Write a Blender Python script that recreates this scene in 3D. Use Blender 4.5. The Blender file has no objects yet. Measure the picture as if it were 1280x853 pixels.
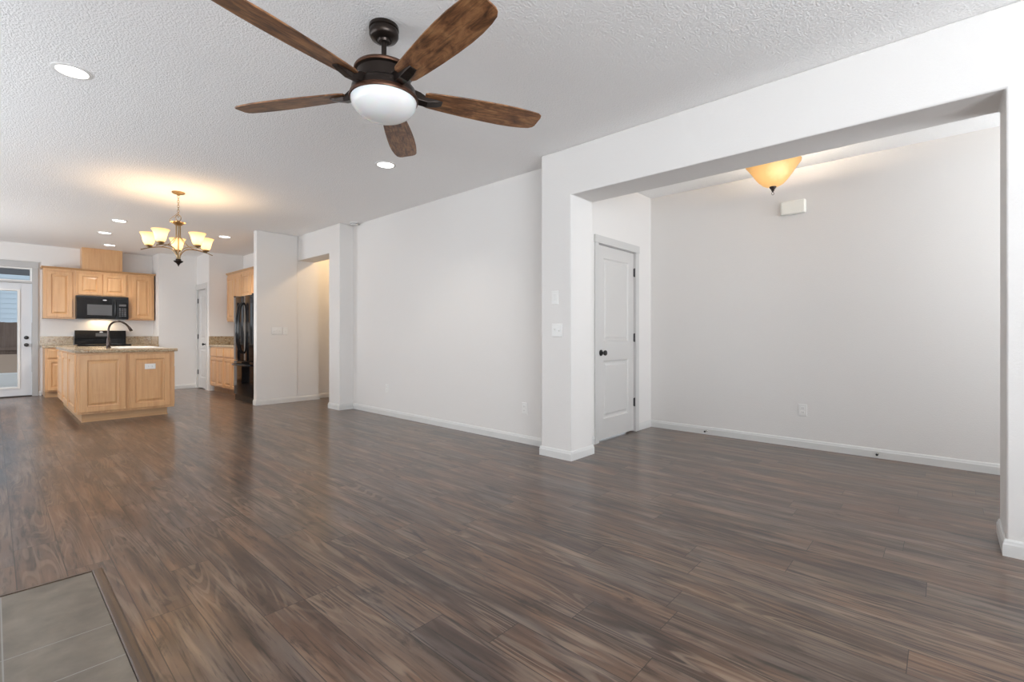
import bpy, bmesh, math, random
from mathutils import Vector, Matrix
random.seed(7)
PI = math.pi
S = bpy.context.scene
COL = S.collection

# ------------------------------------------------------------------ camera, world, daylight, exposure
cam = bpy.data.cameras.new('camera'); camo = bpy.data.objects.new('camera', cam); COL.objects.link(camo)
cam.sensor_fit = 'HORIZONTAL'; cam.sensor_width = 36.0; cam.lens = 592.0 / 1280.0 * 36.0
cam.shift_y = -7.0 / 1280.0; cam.clip_start = 0.02
camo.location = (0, 0, 1.095); camo.rotation_euler = (PI / 2, 0, -math.radians(47.63))
S.camera = camo
S.view_settings.view_transform = 'Standard'; S.view_settings.look = 'None'
S.view_settings.gamma = 1.0; S.view_settings.use_curve_mapping = False
S.view_settings.exposure = 0.20
S.cycles.use_denoising = True
S.cycles.max_bounces = 10; S.cycles.diffuse_bounces = 6; S.cycles.glossy_bounces = 4
S.cycles.transmission_bounces = 6; S.cycles.sample_clamp_indirect = 4.0
S.cycles.caustics_reflective = False; S.cycles.caustics_refractive = False

W = bpy.data.worlds.new('daylight'); S.world = W; W.use_nodes = True
nt = W.node_tree; nt.nodes.clear()
wo = nt.nodes.new('ShaderNodeOutputWorld'); wb = nt.nodes.new('ShaderNodeBackground')
wg = nt.nodes.new('ShaderNodeTexCoord'); ws = nt.nodes.new('ShaderNodeSeparateXYZ'); wr = nt.nodes.new('ShaderNodeValToRGB')
nt.links.new(wg.outputs['Generated'], ws.inputs[0]); nt.links.new(ws.outputs['Z'], wr.inputs[0])
wr.color_ramp.elements[0].position = 0.45; wr.color_ramp.elements[0].color = (0.70, 0.76, 0.82, 1)
wr.color_ramp.elements[1].position = 0.75; wr.color_ramp.elements[1].color = (0.66, 0.80, 0.95, 1)
nt.links.new(wr.outputs[0], wb.inputs[0]); wb.inputs[1].default_value = 1.25
nt.links.new(wb.outputs[0], wo.inputs[0])

def area(name, loc, rot, sx, sy, power, color):
    l = bpy.data.lights.new(name, 'AREA'); l.shape = 'RECTANGLE'; l.size = sx; l.size_y = sy
    l.energy = power; l.color = color
    o = bpy.data.objects.new(name, l); COL.objects.link(o); o.location = loc; o.rotation_euler = rot
    return o
DAY = (0.88, 0.94, 1.0)
# daylight through the window openings of the rear wall, the left wall and the alcove's front window
UP = math.radians(58)      # tilts the area lamps up to brighten the ceiling, standing for ground bounce
area('daylight_rear_window', (-0.20, -3.12, 1.45), (PI / 2 + UP, 0, 0), 3.4, 1.7, 360, DAY)
area('daylight_dining_window', (-2.52, 4.9, 1.25), (PI / 2 + UP, 0, -PI / 2), 4.2, 2.0, 105, DAY)
area('daylight_kitchen_window', (-2.52, 9.6, 1.50), (PI / 2 + UP * 0.3, 0, -PI / 2), 1.8, 1.1, 95, DAY)
area('daylight_alcove_window', (4.55, -3.12, 1.45), (PI / 2 + UP, 0, 0), 1.2, 1.7, 112, DAY)

# ------------------------------------------------------------------ mesh helpers
WL = {}
def obj(name, bm, mat, parent=None, smooth=False, bevel=0, local=False, recalc=True):
    if recalc: bmesh.ops.recalc_face_normals(bm, faces=bm.faces)
    if parent is not None and not local:
        p = WL.get(parent.name, Vector((0, 0, 0)))
        bmesh.ops.translate(bm, verts=bm.verts, vec=-p)
    me = bpy.data.meshes.new(name); bm.to_mesh(me); bm.free()
    if mat is not None: me.materials.append(mat)
    if smooth:
        for p in me.polygons: p.use_smooth = True
        me.set_sharp_from_angle(angle=math.radians(38))
    o = bpy.data.objects.new(name, me); COL.objects.link(o)
    if parent is not None:
        o.parent = parent; WL[o.name] = WL.get(parent.name, Vector((0, 0, 0)))
    else: WL[o.name] = Vector((0, 0, 0))
    if bevel:
        m = o.modifiers.new('bevel', 'BEVEL'); m.width = bevel; m.segments = 2; m.limit_method = 'ANGLE'; m.angle_limit = math.radians(40)
    return o
def tag(o, label, cat, group=None):
    o['label'] = label; o['category'] = cat
    if group: o['group'] = group
    return o
def thing(name, label, cat, loc, group=None):
    o = bpy.data.objects.new(name, None); COL.objects.link(o); o.location = loc
    o.empty_display_size = 0.1
    WL[o.name] = Vector(loc); return tag(o, label, cat, group)
def struct(name, bm, mat, parent=None, **k):
    o = obj(name, bm, mat, parent, **k); o['kind'] = 'structure'; return o
def copy_thing(r, loc, label, group=None):
    c = r.copy(); COL.objects.link(c); c.location = loc; c['label'] = label
    if group: c['group'] = group
    for ch in list(r.children):
        d = ch.copy(); COL.objects.link(d); d.parent = c
        for g in list(ch.children):
            e = g.copy(); COL.objects.link(e); e.parent = d
    return c
def B(): return bmesh.new()
def bx(bm, x0, x1, y0, y1, z0, z1):
    v = [bm.verts.new((x, y, z)) for z in (z0, z1) for x, y in ((x0, y0), (x1, y0), (x1, y1), (x0, y1))]
    for f in ((3, 2, 1, 0), (4, 5, 6, 7), (0, 1, 5, 4), (1, 2, 6, 5), (2, 3, 7, 6), (3, 0, 4, 7)):
        bm.faces.new([v[i] for i in f])
    return bm
def boxes(*bs):
    bm = B()
    for b in bs: bx(bm, *b)
    return bm
def lathe(bm, prof, c=(0, 0, 0), n=28, mat=None):
    rings = []
    for r, z in prof:
        if r < 1e-5: rings.append([bm.verts.new((c[0], c[1], c[2] + z))])
        else: rings.append([bm.verts.new((c[0] + r * math.cos(2 * PI * i / n), c[1] + r * math.sin(2 * PI * i / n), c[2] + z)) for i in range(n)])
    for a, b in zip(rings, rings[1:]):
        for i in range(n):
            j = (i + 1) % n
            if len(a) == 1 and len(b) == 1: continue
            if len(a) == 1: bm.faces.new((a[0], b[i], b[j]))
            elif len(b) == 1: bm.faces.new((a[i], a[j], b[0]))
            else: bm.faces.new((a[i], a[j], b[j], b[i]))
    return bm
def lathe_along(bm, prof, origin, axis, n=20):
    t = B(); lathe(t, prof, n=n)
    q = Vector((0, 0, 1)).rotation_difference(Vector(axis)).to_matrix().to_4x4()
    bmesh.ops.transform(t, matrix=Matrix.Translation(origin) @ q, verts=t.verts)
    me = bpy.data.meshes.new('tmp'); t.to_mesh(me); t.free(); bm.from_mesh(me); bpy.data.meshes.remove(me)
    return bm
def smooth_path(pts, k=6):
    P = [Vector(p) for p in pts]; out = []
    for i in range(len(P) - 1):
        p0 = P[max(i - 1, 0)]; p1 = P[i]; p2 = P[i + 1]; p3 = P[min(i + 2, len(P) - 1)]
        for j in range(k):
            t = j / k
            out.append(0.5 * ((2 * p1) + (p2 - p0) * t + (2 * p0 - 5 * p1 + 4 * p2 - p3) * t * t + (3 * p1 - p0 - 3 * p2 + p3) * t ** 3))
    out.append(P[-1]); return out
def tube(bm, pts, r, n=10, closed=False):
    P = [Vector(p) for p in pts]; R = r if isinstance(r, (list, tuple)) else [r] * len(P)
    rings = []; up = None; m = len(P)
    for i in range(m):
        if closed: t = (P[(i + 1) % m] - P[i - 1])
        else: t = P[min(i + 1, m - 1)] - P[max(i - 1, 0)]
        t.normalize()
        if up is None:
            up = Vector((0, 0, 1)) if abs(t.z) < 0.9 else Vector((1, 0, 0))
        u = (up - t * up.dot(t)).normalized(); w = t.cross(u); up = u
        rings.append([bm.verts.new(P[i] + R[i] * (math.cos(2 * PI * k / n) * u + math.sin(2 * PI * k / n) * w)) for k in range(n)])
    pairs = list(zip(rings, rings[1:])) + ([(rings[-1], rings[0])] if closed else [])
    for a, b in pairs:
        for k in range(n): bm.faces.new((a[k], a[(k + 1) % n], b[(k + 1) % n], b[k]))
    if not closed:
        bm.faces.new(rings[0]); bm.faces.new(rings[-1])
    return bm
def extrude_poly(bm, pts, vec):
    a = [bm.verts.new(p) for p in pts]; b = [bm.verts.new(Vector(p) + Vector(vec)) for p in pts]
    bm.faces.new(a); bm.faces.new(b)
    for i in range(len(a)): bm.faces.new((a[i], a[(i + 1) % len(a)], b[(i + 1) % len(a)], b[i]))
    return bm
def facing(side, f):       # maps (along, up, out) to the world for a face that looks to -Y or -X
    if side == '-Y': return lambda a, b, c: (a, f - c, b)
    if side == '+X': return lambda a, b, c: (f + c, a, b)
    return lambda a, b, c: (f - c, a, b)
def loops(bm, P, a0, a1, b0, b1, prof, cap=True):
    rs = []
    for ins, c in prof:
        rs.append([bm.verts.new(P(a, b, c)) for a, b in ((a0 + ins, b0 + ins), (a1 - ins, b0 + ins), (a1 - ins, b1 - ins), (a0 + ins, b1 - ins))])
    for r, q in zip(rs, rs[1:]):
        for i in range(4): bm.faces.new((r[i], r[(i + 1) % 4], q[(i + 1) % 4], q[i]))
    if cap: bm.faces.new(rs[-1])
    return bm
def pbox(bm, P, a0, a1, b0, b1, c0, c1):
    p, q = P(a0, b0, c0), P(a1, b1, c1)
    return bx(bm, min(p[0], q[0]), max(p[0], q[0]), min(p[1], q[1]), max(p[1], q[1]), min(p[2], q[2]), max(p[2], q[2]))

# ------------------------------------------------------------------ materials
def mat(name, col=(0.8, 0.8, 0.8), rough=0.5, metal=0.0, **k):
    m = bpy.data.materials.new(name); m.use_nodes = True
    b = m.node_tree.nodes['Principled BSDF']
    b.inputs['Base Color'].default_value = (*col, 1); b.inputs['Roughness'].default_value = rough; b.inputs['Metallic'].default_value = metal
    for a, v in k.items(): b.inputs[a.replace('_', ' ')].default_value = v
    return m
class NT:
    def __init__(s, m): s.t = m.node_tree; s.b = s.t.nodes['Principled BSDF']
    def n(s, typ, **k):
        x = s.t.nodes.new(typ)
        for a, v in k.items(): setattr(x, a, v)
        return x
    def put(s, sock, v):
        if v is None: return
        if hasattr(v, 'is_linked') or isinstance(v, bpy.types.NodeSocket): s.t.links.new(v, sock)
        else: sock.default_value = v
    def m(s, op, a, b=None, c=None):
        x = s.n('ShaderNodeMath', operation=op)
        for i, v in enumerate((a, b, c)): s.put(x.inputs[i], v)
        return x.outputs[0]
    def xyz(s, x, y, z):
        c = s.n('ShaderNodeCombineXYZ')
        for i, v in enumerate((x, y, z)): s.put(c.inputs[i], v)
        return c.outputs[0]
    def sep(s, v):
        c = s.n('ShaderNodeSeparateXYZ'); s.put(c.inputs[0], v); return c.outputs
    def noise(s, vec, scale=1, detail=3, rough=0.5, dist=0):
        x = s.n('ShaderNodeTexNoise'); s.put(x.inputs['Vector'], vec); x.inputs['Scale'].default_value = scale
        x.inputs['Detail'].default_value = detail; x.inputs['Roughness'].default_value = rough; x.inputs['Distortion'].default_value = dist
        return x.outputs['Fac']
    def white(s, vec):
        x = s.n('ShaderNodeTexWhiteNoise', noise_dimensions='3D'); s.put(x.inputs['Vector'], vec); return x.outputs['Value']
    def ramp(s, f, els, interp='LINEAR'):
        x = s.n('ShaderNodeValToRGB'); r = x.color_ramp; r.interpolation = interp
        while len(r.elements) < len(els): r.elements.new(0.5)
        for e, (p, c) in zip(r.elements, els): e.position = p; e.color = (*c, 1) if len(c) == 3 else c
        s.put(x.inputs[0], f); return x.outputs[0]
    def mix(s, f, a, b, mode='MIX'):
        x = s.n('ShaderNodeMix', data_type='RGBA', blend_type=mode)
        s.put(x.inputs[0], f)
        for i, v in ((6, a), (7, b)):
            if isinstance(v, tuple): x.inputs[i].default_value = (*v, 1)
            else: s.put(x.inputs[i], v)
        return x.outputs[2]
    def coord(s, kind='Object'): return s.n('ShaderNodeTexCoord').outputs[kind]
    def pos(s): return s.n('ShaderNodeNewGeometry').outputs['Position']
    def bump(s, h, strength=0.2, dist=0.01):
        x = s.n('ShaderNodeBump'); x.inputs['Strength'].default_value = strength; x.inputs['Distance'].default_value = dist
        s.put(x.inputs['Height'], h); s.t.links.new(x.outputs[0], s.b.inputs['Normal'])
    def color(s, c): s.put(s.b.inputs['Base Color'], c)
    def rough(s, c): s.put(s.b.inputs['Roughness'], c)

def orange_peel(name, col, scale, strength, rough=0.75):
    m = mat(name, col, rough); t = NT(m); p = t.pos()
    h = t.noise(p, scale, 2, 0.5)
    t.bump(h, strength, 0.008); return m
M_wall = orange_peel('wall_paint', (0.725, 0.703, 0.682), 110, 0.15)
M_ceil = orange_peel('ceiling_paint', (0.91, 0.903, 0.895), 95, 0.7, 0.85)
M_trim = mat('trim_paint', (0.66, 0.655, 0.64), 0.38)
M_door = mat('door_paint', (0.575, 0.56, 0.543), 0.4)
M_casing = mat('casing_paint', (0.555, 0.545, 0.53), 0.4)
M_edoor = mat('exterior_door_paint', (0.62, 0.63, 0.65), 0.4)
M_white = mat('white_plastic', (0.77, 0.76, 0.74), 0.35)
M_cream = mat('ivory_plastic', (0.84, 0.83, 0.77), 0.4)
M_slot = mat('dark_slot', (0.05, 0.05, 0.05), 0.6)
M_black = mat('black_hardware', (0.015, 0.014, 0.014), 0.35)
M_rubber = mat('black_rubber', (0.02, 0.02, 0.02), 0.7)
M_gloss = mat('black_appliance_gloss', (0.006, 0.006, 0.007), 0.06, Specular_IOR_Level=0.35)
M_glossd = mat('black_appliance_satin', (0.012, 0.012, 0.012), 0.25)
M_mwglass = mat('microwave_window', (0.10, 0.10, 0.105), 0.10)
M_silver = mat('silver_mark', (0.55, 0.55, 0.56), 0.35, 0.6)
M_chrome = mat('brushed_nickel', (0.62, 0.60, 0.57), 0.25, 1.0)
M_bronze = mat('dark_bronze', (0.035, 0.026, 0.022), 0.32, 0.75)
M_copper = mat('rubbed_copper_edge', (0.10, 0.048, 0.03), 0.32, 0.8)
M_brass = mat('antique_brass', (0.34, 0.24, 0.13), 0.3, 0.9)
M_sink = mat('white_enamel', (0.82, 0.82, 0.80), 0.15)
M_faucet = mat('oil_rubbed_bronze', (0.06, 0.045, 0.04), 0.22, 0.85)
M_glass = mat('clear_glass', (1, 1, 1), 0.0, Transmission_Weight=1.0, IOR=1.02)
M_bowl = mat('white_opal_glass', (0.86, 0.87, 0.87), 0.18, Subsurface_Weight=0.3)

def emis(name, col, strength, base=(0.8, 0.8, 0.8), rough=0.3):
    m = mat(name, base, rough); b = m.node_tree.nodes['Principled BSDF']
    b.inputs['Emission Color'].default_value = (*col, 1); b.inputs['Emission Strength'].default_value = strength; return m
M_lens = emis('lit_downlight_lens', (1.0, 0.98, 0.95), 6.0)
def lit_glass(name, tint, glow, strength, bulb, reach):
    """lit alabaster shade: lets the bulb's light through and glows most around the bulb behind it"""
    m = mat(name, tint, 0.3); t = NT(m); p = t.coord()
    d = t.n('ShaderNodeVectorMath', operation='DISTANCE'); t.put(d.inputs[0], p); d.inputs[1].default_value = bulb
    n = t.noise(p, 14, 3, 0.5)
    g = t.m('ADD', t.m('DIVIDE', d.outputs['Value'], reach), t.m('MULTIPLY', t.m('SUBTRACT', n, 0.5), 0.25))
    c = t.ramp(g, [(0.0, glow[0]), (0.45, glow[1]), (1.0, glow[2])])
    t.t.links.new(c, t.b.inputs['Emission Color']); t.b.inputs['Emission Strength'].default_value = strength
    tr = t.n('ShaderNodeBsdfTranslucent'); tr.inputs[0].default_value = (*tint, 1)
    mx = t.n('ShaderNodeMixShader'); mx.inputs[0].default_value = 0.65
    out = [q for q in t.t.nodes if q.type == 'OUTPUT_MATERIAL'][0]
    t.t.links.new(t.b.outputs[0], mx.inputs[1]); t.t.links.new(tr.outputs[0], mx.inputs[2]); t.t.links.new(mx.outputs[0], out.inputs[0])
    return m

# dark hand-scraped plank floor, boards run along +Y
def floor_material():
    m = mat('dark_plank_floor', rough=0.3); t = NT(m)
    x, y, z = t.sep(t.pos())
    u = t.m('DIVIDE', t.m('SUBTRACT', x, 0.07), 0.16)
    row = t.m('FLOOR', u); fu = t.m('FRACT', u)
    rr = t.white(t.xyz(row, 3.3, 1.7))
    v = t.m('ADD', t.m('DIVIDE', y, 1.22), t.m('MULTIPLY', rr, 7.0))
    seg = t.m('FLOOR', v); fv = t.m('FRACT', v)
    pid = t.white(t.xyz(row, seg, 0.5)); pid2 = t.white(t.xyz(row, seg, 9.5))
    off = t.m('MULTIPLY', pid, 37.0)
    # fine streaks, cathedral rings, blotches
    fine = t.noise(t.xyz(t.m('MULTIPLY', x, 80), t.m('MULTIPLY', y, 3.5), off), 1, 4, 0.6)
    med = t.noise(t.xyz(t.m('MULTIPLY', x, 20), t.m('MULTIPLY', y, 1.4), off), 1, 3, 0.55, 0.3)
    low = t.noise(t.xyz(t.m('MULTIPLY', x, 8), t.m('MULTIPLY', y, 0.7), off), 1, 1, 0.5, 0.1)
    rings = t.m('ADD', t.m('MULTIPLY', t.m('SINE', t.m('MULTIPLY', low, 100.0)), 0.5), 0.5)
    rmask = t.ramp(t.noise(t.xyz(t.m('MULTIPLY', x, 6), t.m('MULTIPLY', y, 1.4), t.m('ADD', off, 5.0)), 1, 2, 0.5), [(0.45, (0, 0, 0)), (0.62, (1, 1, 1))])
    blot = t.noise(t.xyz(t.m('MULTIPLY', x, 13), t.m('MULTIPLY', y, 3.2), t.m('ADD', off, 11.0)), 1, 5, 0.62, 0.5)
    tint = t.noise(t.xyz(t.m('MULTIPLY', x, 7), t.m('MULTIPLY', y, 1.6), t.m('ADD', off, 23.0)), 1, 3, 0.55, 0.3)
    base = t.ramp(pid2, [(0.0, FL[0]), (0.22, FL[1]), (0.42, FL[2]), (0.62, FL[3]), (0.8, FL[4]), (1.0, FL[5])])
    c = t.mix(t.ramp(tint, [(0.50, (0, 0, 0)), (0.66, (0.8, 0.8, 0.8))]), base, (0.150, 0.082, 0.048))
    c = t.mix(t.ramp(tint, [(0.32, (0.7, 0.7, 0.7)), (0.46, (0, 0, 0))]), c, (0.118, 0.094, 0.082))
    c = t.mix(t.ramp(med, [(0.34, (0.72, 0.72, 0.72)), (0.50, (0, 0, 0))]), c, (0.030, 0.018, 0.013))
    c = t.mix(t.ramp(med, [(0.55, (0, 0, 0)), (0.72, (0.5, 0.5, 0.5))]), c, (0.27, 0.195, 0.145))
    c = t.mix(t.ramp(blot, [(0.58, (0, 0, 0)), (0.70, (0.88, 0.88, 0.88))]), c, (0.018, 0.012, 0.010))
    c = t.mix(t.m('MULTIPLY', t.ramp(fine, [(0.35, (1, 1, 1)), (0.46, (0, 0, 0))]), 0.75), c, (0.016, 0.010, 0.008))
    c = t.mix(t.m('MULTIPLY', t.m('MULTIPLY', t.ramp(rings, [(0.62, (0, 0, 0)), (0.92, (1, 1, 1))]), rmask), 0.36), c, (0.28, 0.21, 0.155))
    # seams
    eu = t.m('GREATER_THAN', t.m('ABSOLUTE', t.m('SUBTRACT', fu, 0.5)), 0.490)
    ev = t.m('GREATER_THAN', t.m('ABSOLUTE', t.m('SUBTRACT', fv, 0.5)), 0.4988)
    seam = t.m('MAXIMUM', eu, ev)
    c = t.mix(t.m('MULTIPLY', seam, 0.75), c, (0.008, 0.006, 0.005))
    t.color(c)
    t.rough(t.m('ADD', t.m('ADD', 0.276, t.m('MULTIPLY', fine, 0.05)), t.m('MULTIPLY', t.m('MULTIPLY', rings, rmask), 0.05)))
    h = t.m('SUBTRACT', t.m('ADD', t.m('ADD', t.m('MULTIPLY', fine, 0.5), t.m('MULTIPLY', med, 0.5)), t.m('MULTIPLY', t.m('MULTIPLY', rings, rmask), 0.5)), t.m('MULTIPLY', seam, 1.2))
    t.bump(h, 0.05, 0.004); t.b.inputs['Specular IOR Level'].default_value = 0.3
    t.b.inputs['Coat Weight'].default_value = 0.38; t.b.inputs['Coat Roughness'].default_value = 0.15; t.b.inputs['Coat IOR'].default_value = 1.5
    return m
FL = [(0.052, 0.031, 0.023), (0.104, 0.062, 0.043), (0.072, 0.044, 0.031), (0.118, 0.080, 0.058), (0.104, 0.054, 0.033), (0.086, 0.059, 0.045)]
M_floor = floor_material()

def wood(name, c0, c1, c2, axis, scale=1.0, rough=0.35, coordkind='Object'):
    m = mat(name, rough=rough); t = NT(m); x, y, z = t.sep(t.coord(coordkind)); v = [x, y, z]
    sc = [42 * scale] * 3; sc[axis] = 2.2 * scale
    f = t.noise(t.xyz(*[t.m('MULTIPLY', a, s) for a, s in zip(v, sc)]), 1, 4, 0.6, 0.3)
    sc2 = [9 * scale] * 3; sc2[axis] = 1.2 * scale
    g = t.noise(t.xyz(*[t.m('MULTIPLY', a, s) for a, s in zip(v, sc2)]), 1, 2, 0.5)
    c = t.ramp(t.m('ADD', t.m('MULTIPLY', f, 0.6), t.m('MULTIPLY', g, 0.4)), [(0.3, c0), (0.5, c1), (0.72, c2)])
    t.color(c); t.bump(f, 0.05, 0.002); return m
M_maple = wood('maple_cabinet', (0.50, 0.265, 0.118), (0.60, 0.34, 0.16), (0.66, 0.40, 0.20), 2, rough=0.28)
M_maple_d = wood('maple_toe_kick', (0.40, 0.22, 0.10), (0.48, 0.28, 0.135), (0.54, 0.33, 0.165), 0)
def blade_material():
    m = mat('rustic_blade_wood', rough=0.42); t = NT(m); x, y, z = t.sep(t.coord())
    inf = t.n('ShaderNodeObjectInfo').outputs['Random']; off = t.m('MULTIPLY', inf, 20.0)
    f = t.noise(t.xyz(t.m('MULTIPLY', x, 7), t.m('MULTIPLY', y, 90), off), 1, 4, 0.6)
    b = t.noise(t.xyz(t.m('MULTIPLY', x, 9), t.m('MULTIPLY', y, 20), off), 1, 5, 0.65, 0.8)
    c = t.ramp(b, [(0.30, (0.060, 0.024, 0.010)), (0.44, (0.19, 0.080, 0.032)), (0.56, (0.31, 0.145, 0.060)), (0.72, (0.42, 0.22, 0.098))])
    c = t.mix(t.m('MULTIPLY', t.ramp(f, [(0.36, (1, 1, 1)), (0.55, (0, 0, 0))]), 0.6), c, (0.035, 0.015, 0.008))
    t.color(c); t.bump(f, 0.1, 0.002); return m
M_blade = blade_material()
def granite_material():
    m = mat('mottled_laminate', rough=0.16); t = NT(m); p = t.pos()
    a = t.noise(p, 17, 4, 0.65, 0.8); b = t.noise(p, 75, 3, 0.6)
    c = t.ramp(a, [(0.30, (0.11, 0.060, 0.030)), (0.42, (0.33, 0.215, 0.115)), (0.50, (0.46, 0.36, 0.235)), (0.60, (0.24, 0.165, 0.085)), (0.72, (0.58, 0.47, 0.34))])
    c = t.mix(t.ramp(b, [(0.56, (0, 0, 0)), (0.68, (0.7, 0.7, 0.7))]), c, (0.56, 0.50, 0.40))
    c = t.mix(t.ramp(b, [(0.30, (0.75, 0.75, 0.75)), (0.42, (0, 0, 0))]), c, (0.075, 0.05, 0.03))
    t.color(c); return m
M_granite = granite_material()
def slate_material():
    m = mat('slate_tile', rough=0.42); t = NT(m); p = t.pos(); x, y, z = t.sep(p)
    n = t.noise(p, 6, 5, 0.6, 0.3)
    c = t.ramp(n, [(0.3, (0.105, 0.088, 0.070)), (0.5, (0.150, 0.128, 0.102)), (0.72, (0.20, 0.172, 0.14))])
    g = None
    for v, q in ((x, 0.022), (x, -0.29), (x, -0.60), (y, 2.325), (y, 2.065), (y, 1.75), (y, 1.44)):
        e = t.m('LESS_THAN', t.m('ABSOLUTE', t.m('SUBTRACT', v, q)), 0.0022)
        g = e if g is None else t.m('MAXIMUM', g, e)
    t.color(t.mix(g, c, (0.24, 0.235, 0.22))); t.bump(t.m('SUBTRACT', t.m('MULTIPLY', n, 0.5), g), 0.2, 0.003); return m
M_slate = slate_material()
M_strip = wood('dark_transition_wood', (0.03, 0.018, 0.012), (0.07, 0.042, 0.026), (0.14, 0.09, 0.055), 1, 1.0, 0.3)
M_fence = wood('weathered_fence', (0.11, 0.075, 0.06), (0.16, 0.11, 0.085), (0.20, 0.145, 0.115), 2, 1.0, 0.8)
M_deck = mat('pale_concrete', (0.50, 0.46, 0.42), 0.8)
M_siding = mat('pale_blue_siding', (0.52, 0.60, 0.66), 0.7)
M_eave = mat('grey_eave', (0.15, 0.15, 0.155), 0.8)
M_hglass = mat('house_window_glass', (0.10, 0.13, 0.16), 0.08)

# ------------------------------------------------------------------ room shell
H = 2.74
XL, YR = -2.40, -3.00
struct('floor', boxes((XL - 0.15, 6.2, YR - 0.15, 12.30, -0.10, 0.0)), M_floor)
struct('ceiling', boxes((XL - 0.15, 6.2, YR - 0.15, 12.30, H, H + 0.12)), M_ceil)
# rear wall with the living-room window opening and the alcove's window opening
struct('wall_rear', boxes((XL - 0.15, -1.90, YR - 0.12, YR, 0, H), (1.50, 3.95, YR - 0.12, YR, 0, H), (5.15, 5.45, YR - 0.12, YR, 0, H),
                          (-1.90, 1.50, YR - 0.12, YR, 0, 0.55), (-1.90, 1.50, YR - 0.12, YR, 2.35, H),
                          (3.95, 5.15, YR - 0.12, YR, 0, 0.55), (3.95, 5.15, YR - 0.12, YR, 2.35, H)), M_wall)
struct('wall_left', boxes((XL - 0.12, XL, YR, 2.80, 0, H), (XL - 0.12, XL, 7.00, 8.70, 0, H), (XL - 0.12, XL, 10.50, 12.15, 0, H),
                          (XL - 0.12, XL, 2.80, 7.00, 0, 0.20), (XL - 0.12, XL, 2.80, 7.00, 2.20, H),
                          (XL - 0.12, XL, 8.70, 10.50, 0, 0.95), (XL - 0.12, XL, 8.70, 10.50, 2.05, H)), M_wall)
# right wall: pier, header over the wide opening, pillar
bm = B()
extrude_poly(bm, [(3.395, YR, 0), (3.395, -0.228, 0), (3.395, -0.228, 2.325), (3.395, 2.403, 2.325), (3.395, 2.403, 0), (3.395, 2.733, 0), (3.395, 2.733, H), (3.395, YR, H)], (0.345, 0, 0))
struct('wall_right', bm, M_wall, bevel=0.009, smooth=True)
struct('wall_middle', boxes((3.637, 3.74, 2.725, 6.54, 0, H)), M_wall)
bm = B()
extrude_poly(bm, [(3.417, 6.53, 0), (3.417, 6.853, 0), (3.417, 6.853, 2.335), (3.417, 7.935, 2.335), (3.417, 7.935, H), (3.417, 6.53, H)], (0.285, 0, 0))
struct('wall_hallway', bm, M_wall, bevel=0.008, smooth=True)
bm = boxes((2.77, 3.405, 7.92, 8.04, 0, H))
struct('wall_beside_fridge', bm, M_wall, bevel=0.008, smooth=True)
struct('wall_hallway_side', boxes((3.405, 3.77, 7.932, 8.04, 0, H), (3.50, 5.60, 8.06, 8.16, 0, H), (3.75, 5.60, 6.35, 6.45, 0, H), (5.50, 5.60, 6.45, 8.06, 0, H)), M_wall)
# alcove
struct('wall_alcove', boxes((5.33, 5.45, YR, 2.725, 0, H)), M_wall)
struct('wall_alcove_end', boxes((3.70, 4.152, 2.605, 2.725, 0, H), (4.938, 5.33, 2.605, 2.725, 0, H), (4.152, 4.938, 2.605, 2.725, 2.034, H), (4.05, 5.05, 3.30, 3.35, 0, H)), M_wall)
# kitchen
struct('wall_kitchen', boxes((XL - 0.12, -0.445, 12.15, 12.27, 0, H), (0.481, 2.235, 12.15, 12.27, 0, H), (-0.445, 0.481, 12.15, 12.27, 2.305, H)), M_wall)
struct('wall_pantry', boxes((2.235, 2.885, 11.59, 12.15, 0, H), (2.885, 3.00, 11.512, 12.15, 0, H), (2.885, 3.00, 10.747, 10.926, 0, H),
                            (2.885, 3.00, 10.926, 11.512, 2.034, H), (3.00, 3.62, 10.747, 10.86, 0, H), (3.45, 3.62, 10.86, 12.15, 0, H)), M_wall)
struct('wall_kitchen_right', boxes((3.508, 3.62, 8.04, 10.747, 0, H)), M_wall)

def baseboard(name, path, mt=None):
    prof = [(0.0, 0.0), (0.013, 0.0), (0.013, 0.058), (0.010, 0.066), (0.0085, 0.076), (0.004, 0.083), (0.0, 0.083)]
    bm = B(); P = [Vector((p[0], p[1])) for p in path]; m = len(P)
    nrm = []
    for i in range(m - 1):
        d = (P[i + 1] - P[i]).normalized(); nrm.append(Vector((-d.y, d.x)))
    rings = []
    for i in range(m):
        if i == 0: o = nrm[0]
        elif i == m - 1: o = nrm[-1]
        else: o = nrm[i - 1] + nrm[i]
        rings.append([bm.verts.new((P[i].x + o.x * c, P[i].y + o.y * c, z)) for c, z in prof])
    k = len(prof)
    for a, b in zip(rings, rings[1:]):
        for i in range(k): bm.faces.new((a[i], a[(i + 1) % k], b[(i + 1) % k], b[i]))
    bm.faces.new(rings[0]); bm.faces.new(rings[-1])
    return struct(name, bm, mt or M_trim)
baseboard('baseboard_pier', [(3.395, YR), (3.395, -0.228), (3.74, -0.228), (3.74, YR)])
baseboard('baseboard_alcove', [(5.33, YR), (5.33, 2.605), (5.008, 2.605)])
baseboard('baseboard_right', [(4.078, 2.605), (3.74, 2.605), (3.74, 2.403), (3.395, 2.403), (3.395, 2.733), (3.637, 2.733), (3.637, 6.53), (3.417, 6.53), (3.417, 6.853), (3.702, 6.853)])
baseboard('baseboard_fridge_side', [(3.405, 7.92), (2.77, 7.92), (2.77, 8.04)])
baseboard('baseboard_hallway', [(5.50, 8.06), (3.77, 8.06), (3.77, 7.932), (3.405, 7.932)])
baseboard('baseboard_pantry', [(2.885, 11.566), (2.885, 11.59), (2.24, 11.59)])
baseboard('baseboard_kitchen', [(0.60, 12.15), (0.556, 12.15)])
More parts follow.
